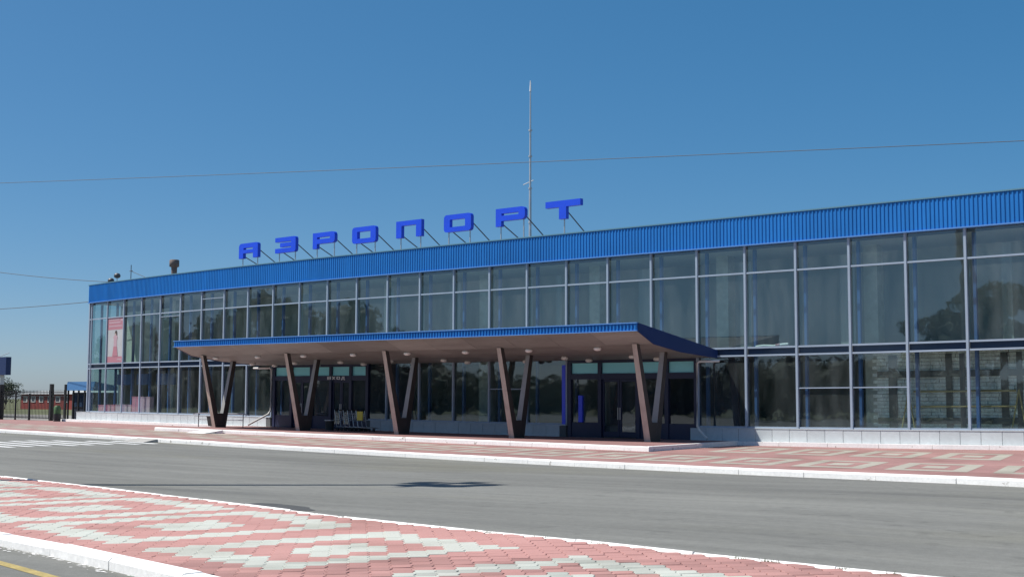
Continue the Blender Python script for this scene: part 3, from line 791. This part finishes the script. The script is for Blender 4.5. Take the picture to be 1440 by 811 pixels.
for ch, s, hb, where in TXT:
    L = empty('roof_letter', (s + .87, -.7, 8.15), where, 'sign letter', 'blue letters of the airport sign on the roof')
    solid(glyph(ch), .20, s, -.55, hb, 'letter_body', M['letter_blue'], L)
    wd = 1.95 if ch == 'Т' else LW
    for px in ([.96] if ch == 'Т' else [.2, wd - .18]):
        y0 = hb + (.24 if ch in ('Р', 'А') and px > 1 else 0.0)
        MB().tube([(s + px, -.7, 8.13), (s + px, -.7, y0 + .05)], .03, 6).build('post', M['galv'], L)
        q = .2 if ch != 'Т' else .3
        MB().tube([(s + px + .02, -.83, hb + .12 if px < 1 and ch != 'Т' else hb + .42), (s + px + .25, -2.5, 8.14)], .026, 6).build('brace', M['steel_dark'], L)

# ------------------------------------------------------------------ roof furniture
MA = empty('lightning_mast', (32.05, -4, 8.15), 'tall thin grey metal mast standing on the terminal roof beside the second P shaped letter', 'mast')
MB().tube([(32.05, -4, 8.14), (32.05, -4, 11.3)], .07, 8, r1=.062).build('lower_tube', M['galv'], MA)
MB().tube([(32.05, -4, 11.3), (32.05, -4, 14.2)], .055, 8, r1=.045).build('middle_tube', M['galv'], MA)
MB().tube([(32.05, -4, 14.2), (32.05, -4, 16.2)], .045, 8, r1=.03).build('upper_tube', M['galv'], MA)
MB().tube([(32.05, -4, 16.2), (32.05, -4, 16.75)], .05, 8, r1=.02).build('tip', M['sign_white'], MA)
for hh in (9.6, 11.3, 12.9, 14.2): MB().lathe((32.05, -4, hh), [(.09, 0), (.09, .08)], 8).build('collar', M['galv'], MA)
MB().tube([(31.6, -4, 11.55), (32.25, -4, 11.72)], .02, 6).build('side_arm', M['galv'], MA)
VT = empty('roof_flue', (1.35, -4, 8.15), 'brown metal flue pipe with a wide cap near the left end of the roof', 'chimney')
MB().tube([(1.35, -4, 8.14), (1.35, -4, 9.55)], .17, 12, r1=.20).build('pipe', M['rust_pipe'], VT)
MB().lathe((1.35, -4, 9.45), [(.2, 0), (.33, .06), (.33, .46), (.28, .5)], 14).build('cap', M['rust_pipe'], VT)
for k, (s, h, lab) in enumerate(((-.95, 8.36, 'lower dark floodlight at the very left corner of the terminal roof'), (-.1, 8.62, 'higher dark floodlight, second along from the left corner of the roof'))):
    F = empty('floodlight', (s, -.6, 8.2), lab, 'floodlight', 'floodlights on the roof corner')
    MB().tube([(s, -.6, 8.13), (s, -.6, h)], .03, 6).build('bracket', M['galv'], F)
    MB().lathe((s, -.6, h), [(.10, -.02), (.2, .04), (.22, .16), (.15, .27), (.06, .3)], 12).build('head', M['steel_dark'], F)
AN = empty('roof_aerial', (-2.0, -2.6, 8.15), 'small thin whip aerial beside the floodlights at the left end of the roof', 'aerial')
MB().tube([(-2.0, -2.6, 8.14), (-2.0, -2.6, 9.75)], .03, 6).build('mast_tube', M['steel_dark'], AN)
MB().tube([(-2.25, -2.6, 9.35), (-1.75, -2.6, 9.35)], .018, 6).build('cross_arm', M['steel_dark'], AN)

# ------------------------------------------------------------------ cables
def world_cable(pts, r, label, grp):
    m = MB(); ps = []
    for a, b, sag in pts:
        for k in range(13):
            f = k / 12
            p = a.lerp(b, f) - Vector((0, 0, sag * 4 * f * (1 - f))); ps.append(p)
    m.tube(ps, r, 6); o = m.build('overhead_cable', M['cable'], raw=True, origin=ps[0]); return tag(o, label, 'cable', grp)
world_cable([(Vector((6.017, -16.009, 11.726)), Vector((61.952, -4.414, 8.767)), .06)], .012, 'long thin black cable crossing the whole sky above the roof letters', 'overhead cables')
def flat(p): return warp(*p)
world_cable([(flat((-30, -1, 7.75)), flat((-2.7, -.6, 7.28)), .12)], .022, 'lower thin cable running left from the corner of the blue fascia', 'overhead cables')
world_cable([(flat((-30, -1, 11.9)), flat((-1.1, -.9, 8.42)), .25)], .022, 'upper thin cable sloping down to the floodlights on the roof corner', 'overhead cables')
world_cable([(flat((-2.0, -2.6, 9.35)), flat((1.2, -3.6, 8.3)), .05)], .018, 'short thin cable from the small aerial down to the roof', 'overhead cables')

# ------------------------------------------------------------------ advertising poster in the window
PO = empty('window_poster', (1.1, .02, 3.15), 'tall pink and white advertising poster with a woman, in the upper windows at the left', 'poster')
MB().box(.05, 2.15, .012, .03, 3.14, 5.98).build('poster_sheet', M['poster_white'], PO)
MB().box(.05, 2.15, .0302, .034, 5.22, 5.979).build('header', M['poster_pink'], PO)
MB().box(.05, 2.15, .0302, .034, 3.142, 3.52).build('footer', M['poster_pink'], PO)
m = MB()
for (a, b, h, e) in ((.2, 1.6, 5.80, .08), (.2, 1.75, 5.62, .10), (.2, 1.95, 5.40, .09), (1.72, 2.05, 5.74, .14), (1.4, 1.95, 3.28, .10)):
    m.box(a, b, .0342, .036, h, h + e)
m.build('print', M['poster_pale'], PO)
def oval(c, rx, rz, t0, t1, m_, nm, squ=None):
    solid([[(rx * math.cos(2 * math.pi * k / 18), rz * math.sin(2 * math.pi * k / 18)) for k in range(18)]], t1 - t0, c[0], t1, c[1], nm, m_, PO)
oval((1.18, 4.93), .17, .24, .0302, .034, M['poster_hair'], 'hair')
oval((1.12, 4.84), .10, .16, .0342, .037, M['poster_skin'], 'face')
solid([[(-.22, 0), (.22, 0), (.20, .5), (.28, .75), (.08, .86), (-.08, .86), (-.28, .75), (-.20, .5)]], .004, 1.12, .0385, 4.02, 'blouse', M['poster_pale'], PO)
solid([[(-.36, 0), (.36, 0), (.22, .62), (-.22, .62)]], .004, 1.12, .0435, 3.53, 'skirt', M['poster_pink'], PO)

# ------------------------------------------------------------------ pink counters behind the left windows
for k, (a, b, h, mm, lab) in enumerate(((-1.4, -.3, .46, 'pink', 'low pink counter inside the windows, nearest the left corner of the terminal'), (-.15, .8, .48, 'pink', 'low pink counter inside the windows, second from the left corner'),
                                         (.95, 2.95, .50, 'pale_pink', 'long low lilac counter inside the windows, beside the tall pink cabinet'), (3.08, 3.95, 1.0, 'pink', 'tall deep pink cabinet inside the left ground floor windows'),
                                         (4.02, 5.2, 1.0, 'pale_pink', 'tall pale pink cabinet to the right of the deep pink one'))):
    C_ = empty('shop_cabinet' if h > .8 else 'shop_counter', ((a + b) / 2, -.3, -.02), lab, 'cabinet' if h > .8 else 'counter')
    MB().box(a, b, -.50, -.2, -.02, h - .04).build('body', M[mm], C_)
    MB().box(a - .02, b + .02, -.51, -.18, h - .038, h).build('counter_top', M[mm], C_)
    MB().box((a + b) / 2 - .02, (a + b) / 2 + .02, -.199, -.19, .02, h - .06).build('door_gap', M['pale_pink'], C_)

# ------------------------------------------------------------------ yellow barrier inside the right windows
YB = empty('yellow_barrier', (56.2, -.85, -.02), 'yellow two rail barrier with sloping legs inside the right hand windows', 'barrier')
for h in (.82, 1.36): MB().tube([(52.6, -.85, h), (56.3, -.85, h)], .035, 8).build('rail', M['yellow_rail'], YB)
for s in (52.4, 56.4):
    for d in (-.28, .22): MB().tube([(s + d, -.85, -.02), (s, -.85, 1.4)], .03, 8).build('leg', M['yellow_rail'], YB)

RB2 = empty('rolled_banner', (47.2, -.14, H_D1), 'crumpled white banner with a red stripe lying on the sill right of the canopy', 'banner')
MB().tube([(46.55, -.12, 3.13), (46.9, -.12, 3.16), (47.3, -.13, 3.14), (47.7, -.12, 3.19), (47.95, -.12, 3.2)], .05, 8).build('cloth', M['sign_white'], RB2)
MB().tube([(47.42, -.12, 3.16), (47.6, -.12, 3.18)], .054, 8).build('stripe', M['poster_pink'], RB2)

# ------------------------------------------------------------------ platform furniture
HR = empty('handrail', (16.4, 2.3, H_PLAT), 'thin metal handrail with two posts beside the leftmost V column', 'handrail')
for s in (14.5, 18.4): MB().tube([(s, 2.5, H_PAVE), (s, 2.5, .16)], .025, 8).build('post', M['steel_dark'], HR)
MB().tube([(14.0, 2.5, .10), (14.5, 2.5, .17), (18.4, 2.5, .19), (18.9, 2.5, .12)], .025, 8).build('rail', M['trolley_steel'], HR)
MB().tube([(14.5, 2.5, -.16), (18.4, 2.5, -.14)], .02, 8).build('rail', M['trolley_steel'], HR)
B1 = empty('litter_bin', (16.75, 3.2, H_PAVE), 'dark tapered litter bin on thin legs at the foot of the leftmost V column', 'bin', 'litter bins at the entrance')
m = MB(); m.bar((16.75, 3.2, -.46), (16.75, 3.2, .02), .30, .34, w1=.42, d1=.46).build('bucket', M['bin_dark'], B1)
for d in (-.13, .13): MB().tube([(16.75 + d, 3.2, H_PAVE), (16.75 + d, 3.2, -.455)], .02, 6).build('leg', M['bin_dark'], B1)
MB().box(16.52, 16.98, 2.95, 3.45, .021, .045).build('rim', M['steel_dark'], B1)
B2 = empty('litter_bin', (24.5, 2.0, H_PLAT), 'dark round litter bin in the shade between the second column and the trolleys', 'bin', 'litter bins at the entrance')
MB().lathe((24.5, 2.0, H_PLAT), [(.20, 0), (.22, .4), (.24, .46)], 16).build('bucket', M['bin_dark'], B2)
MB().lathe((24.5, 2.0, H_PLAT + .461), [(.25, 0), (.25, .04)], 16).build('rim', M['galv'], B2)
# luggage trolleys nested in a row
def trolley(s, t):
    G = empty('luggage_trolley', (s, t, H_PLAT), 'nested steel luggage trolley in the row under the canopy', 'trolley', 'luggage trolleys nested in a row')
    z = H_PLAT
    for d in (-.27, .27):
        MB().tube([(s + .55, t + d * .6, z + .16), (s - .35, t + d, z + .20), (s - .42, t + d, z + .55), (s - .52, t + d, z + .98)], .018, 6).build('side_rail', M['trolley_steel'], G)
    MB().tube([(s - .52, t - .27, z + .98), (s - .52, t + .27, z + .98)], .025, 8).build('handle', M['rubber'], G)
    m = MB()
    for k in range(5): m.tube([(s + .5 - k * .2, t - .2 - .03 * k, z + .19), (s + .5 - k * .2, t + .2 + .03 * k, z + .19)], .01, 5)
    m.build('deck', M['trolley_steel'], G)
    m = MB()
    for k in range(4): m.tube([(s - .40 - .02 * k, t - .27, z + .5 + .1 * k), (s - .40 - .02 * k, t + .27, z + .5 + .1 * k)], .01, 5)
    for d in (-.16, 0, .16): m.tube([(s - .39, t + d, z + .48), (s - .50, t + d, z + .86)], .01, 5)
    m.build('back_grille', M['trolley_steel'], G)
    for (x, y) in ((.42, 0), (-.34, -.24), (-.34, .24)):
        m = MB(); vs = []
        m.tube([(s + x, t + y - .02, z + .08), (s + x, t + y + .02, z + .08)], .08, 12).build('wheel', M['rubber'], G)
    return G
base_t = None
for k in range(6):
    G = trolley(25.55 + k * .30, 1.9)
    G['label'] = ('leftmost steel luggage trolley of the nested row', 'second steel luggage trolley from the left in the nested row', 'third steel luggage trolley from the left in the nested row', 'third steel luggage trolley from the right in the nested row', 'steel luggage trolley next to the one with the yellow board', '')[k]
    if k == 5:
        MB().box(26.62, 27.0, 2.16, 2.19, .02, .44).build('advert_board', M['yellow_board'], G)
        G['label'] = 'rightmost luggage trolley of the row, carrying a yellow board'; 

# ------------------------------------------------------------------ fence, kiosk, gatehouse and far things on the left
FE = empty('metal_fence', (-12, .2, H_PAVE), 'black metal railing fence with gates left of the terminal', 'fence')
for s, h, wd in ((-5.9, 1.8, .14), (-8.3, 1.85, .22), (-11.2, 1.2, .12), (-13.1, 1.4, .10), (-15.2, 1.85, .30), (-18.6, 1.85, .2)):
    p = MB().bar((s, .1, -.8), (s, .1, h), wd, wd).build('post', M['fence_black'], FE)
for h in (-.5, 1.0, 1.25): MB().box(-19, -5.9, .075, .125, h, h + .05).build('rail', M['fence_black'], FE)
s = -18.9
while s < -6:
    MB().bar((s, .1, -.55), (s, .1, 1.42), .026, .026).build('picket', M['fence_black'], FE); s += .19
G2 = empty('litter_bin', (-5.55, .7, H_PAVE), 'black and green bin standing at the end of the metal fence', 'bin')
MB().lathe((-5.55, .8, H_PAVE), [(.24, 0), (.26, .45), (.26, .5)], 14).build('bucket', M['bin_dark'], G2)
MB().lathe((-5.55, .8, H_PAVE + .501), [(.22, 0), (.24, .42), (.15, .55)], 14).build('hood', M['bin_green'], G2)

KI = empty('guard_kiosk', (-12, -5, -.8), 'small dark guard kiosk with a blue roof beside the terminal corner', 'kiosk')
MB().box(-12.7, -9.6, -6.2, -4.0, -.86, 1.3).build('wall', M['kiosk_dark'], KI)
MB().prof([(-3.6, 1.45), (-6.6, 1.45), (-6.6, 1.6), (-3.75, 2.08)], -12.95, -9.3).build('roof', M['kiosk_blue'], KI)
for s in (-12.8, -12.1, -11.4, -10.6): MB().bar((s, -3.75, -.86), (s, -3.75, 1.45), .1, .1).build('post', M['fence_black'], KI)
for a in (-12.6, -11.7): 
    f = MB().box(a, a + .7, -3.999, -3.96, .2, 1.15).build('window', M['fence_black'], KI)
    MB().box(a + .06, a + .64, -3.959, -3.95, .26, 1.09).build('pane', M['glass_spandrel'], f)

GH = empty('box_sign', (-39, -12, -.8), 'dark blue box sign on a pale pillar beyond the fence at the left edge', 'sign')
MB().box(-44, -38.9, -12.5, -12.1, -.86, 2.98).build('pillar', M['white_wall'], GH)
MB().box(-46, -37.75, -12.5, -12.0, 2.981, 4.62).build('sign_box', M['sheet_blue_sign'], GH)
MB().tube([(-40.2, -12.4, 4.6), (-38.0, -12.4, 5.0)], .03, 6).build('roof_bar', M['galv'], GH)

RB = empty('red_building', (-112, -62, -.8), 'long low red building with white window frames beyond the fence', 'building')
MB().box(-124, -92, -70, -60, -1.0, 1.55).build('wall', M['brick_red'], RB)
MB().prof([(-59.6, 1.55), (-70.4, 1.55), (-66, 2.15), (-64, 2.15)], -124.4, -91.6).build('roof', M['grey_roof'], RB)
x = -123.2
while x < -93:
    f = MB().box(x, x + 1.3, -59.999, -59.93, .25, 1.25).build('window', M['sign_white'], RB)
    MB().box(x + .2, x + 1.1, -59.929, -59.91, .42, 1.08).build('pane', M['glass_spandrel'], f)
    x += 2.5

def leaf_cloud(m, blobs, n, size):
    for _ in range(n):
        cx, cy, cz, rad, sq = random.choice(blobs)
        while True:
            d = Vector((random.uniform(-1, 1), random.uniform(-1, 1), random.uniform(-1, 1)))
            if .35 < d.length < 1: break
        d = d.normalized() * (d.length ** .45)
        p = Vector((cx, cy, cz)) + Vector((d.x * rad, d.y * rad, d.z * rad * sq))
        a = Vector((random.gauss(0, 1), random.gauss(0, 1), random.gauss(0, 1))).normalized()
        b = a.cross(Vector((random.gauss(0, 1), random.gauss(0, 1), random.gauss(0, 1)))).normalized()
        z = size * random.uniform(.6, 1.3)
        m.add([p + a * z, p + b * z * .55, p - a * z, p - b * z * .55], [(0, 1, 2, 3)])
def tree(at, height, spread, label, name='broadleaf_tree', group=None, n=3800, leafm='leaf', bushy=False):
    P0 = warp(at[0], at[1], -.86)
    t = empty(name, P0, label, 'shrub' if bushy else 'tree', group, raw=True)
    tr = MB(); blobs = []
    x, y, z = P0
    th = height * (.12 if bushy else .34)
    tr.tube([(x, y, z - .1), (x + .1, y, z + th), (x + .2, y + .1, z + height * .8)], height * .028, 8, r1=height * .006)
    for k in range(11):
        a = k * 2.4 + random.uniform(-.4, .4); f = random.uniform(.0, 1)
        b0 = Vector((x + .1, y, z + th * (.8 + .9 * f)))
        e = Vector((x + math.cos(a) * spread * random.uniform(.35, .8) * (1 - .5 * f), y + math.sin(a) * spread * random.uniform(.35, .8) * (1 - .5 * f), z + th + (height - th) * (.2 + .65 * f)))
        tr.tube([b0, (b0 + e) / 2 + Vector((0, 0, .2)), e], height * .011, 6, r1=height * .004)
        blobs.append((e.x, e.y, e.z, spread * random.uniform(.28, .46), random.uniform(.6, .9)))
    blobs.append((x, y, z + height * .86, spread * .35, 1.0))
    tr.build('trunk', M['bark'], t, raw=True)
    m = MB(); leaf_cloud(m, blobs, n, height * .022 + .03); m.build('crown', M[leafm], t, raw=True)
    return t
tree((-121.5, -56), 4.5, 3.6, 'rounded dark green bush beyond the fence, left of the red building', 'round_bush', None, 2600, 'leaf_dark', True)
# trees across the road, seen mirrored in the glazing
for (s, t, h, sp, lab) in ((14, 62, 8.0, 2.6, 'small slim tree across the road, mirrored in the middle right windows'), (33, 66, 12.5, 4.5, 'broad tree across the road, mirrored in the right hand windows'),
                           (40, 70, 14, 5.0, 'tallest leafy tree across the road, mirrored at the right edge of the glazing'), (26, 76, 10.5, 4.0, 'tree behind the broad one across the road, mirrored in the windows')):
    tree((s, t), h, sp, lab, 'broadleaf_tree', 'trees across the road')

# shrub belt out of view, added to darken what the lower glazing mirrors
bl = []
for k in range(95):
    s_ = -170 + k * 2.45 + random.uniform(-.8, .8); p = warp(s_, 71 + random.uniform(-2, 2) + (0 if s_ > -20 else (-20 - s_) * .05), -.86)
    hgt = random.uniform(4.6, 6.2) * (1 + .18 * math.sin(s_ * .13))
    bl.append((p.x, p.y, p.z + hgt * .48, hgt * .55, .95))
def cores(m, blobs, lo, hi):
    for (x, y, z, rad, sq) in blobs:
        vs = []; fs = []
        for i in range(6):
            th = math.pi * (i + .5) / 6
            for k in range(9):
                ph = 2 * math.pi * k / 9; q = rad * random.uniform(lo, hi)
                vs.append((x + q * math.sin(th) * math.cos(ph), y + q * math.sin(th) * math.sin(ph), z + q * sq * math.cos(th)))
        for i in range(5):
            for k in range(9): fs.append((i * 9 + k, i * 9 + (k + 1) % 9, i * 9 + 9 + (k + 1) % 9, i * 9 + 9 + k))
        m.add(vs, fs)
m = MB(); leaf_cloud(m, bl, 30000, .26); cores(m, bl, .62, .92)
tag(m.build('added_shrub_belt', M['leaf_dark'], raw=True, origin=(-60, -70, 0)), 'added belt of dark shrubs out of view, darkening the lower window reflections', 'shrubs', None, 'stuff')

bl = []  # tall trees out of view, added so the left panes mirror something dark
for k in range(44):
    s_ = -46 - k * 4.6 + random.uniform(-1.2, 1.2); p = warp(s_, 84 + random.uniform(-3, 3), -.86)
    hgt = random.uniform(14, 18.5) * min(1, .55 + k * .12)
    for q in range(4): bl.append((p.x + random.uniform(-1, 1), p.y + random.uniform(-1, 1), p.z + hgt * (.14 + .22 * q), hgt * random.uniform(.16, .22), 1.0))
m = MB(); leaf_cloud(m, bl, 22000, .55); cores(m, bl, .6, .9)
tag(m.build('added_tree_belt', M['leaf_dark'], raw=True, origin=(-150, -84, 0)), 'added belt of tall trees out of view, darkening the left hand window reflections', 'trees', None, 'stuff')

# light mast standing on the strip left of the picture; it throws the long shadow over the road
LM = empty('light_mast', (43.6, 31.9, H_STRIP), 'tall concrete light mast on the paved strip whose shadow crosses the road', 'light mast')
MB().tube([(43.6, 31.9, H_STRIP - .1), (43.6, 31.9, 17.6)], .23, 10, r1=.17).build('pole', M['concrete'], LM)
MB().box(42.5, 44.3, 31.8, 32.0, 17.6, 17.8).build('crossbar', M['galv'], LM)
MB().box(43.5, 43.7, 31.1, 32.9, 17.4, 17.59).build('crossbar', M['galv'], LM)
for k, (s, t) in enumerate(((42.6, 31.7), (43.1, 32.5), (43.4, 31.2), (43.9, 32.3), (44.2, 31.6))):
    MB().box(s - .2, s + .32, t - .32, t + .32, 17.81 + .12 * (k % 3), 18.3 + .25 * (k % 2)).build('lamp_head', M['steel_dark'], LM)
    MB().tube([(s, t, 17.5), (s, t, 17.9 + .12 * (k % 3))], .04, 6).build('bracket', M['galv'], LM)

for o in list(scene.objects):
    if '_o' in o: del o['_o']
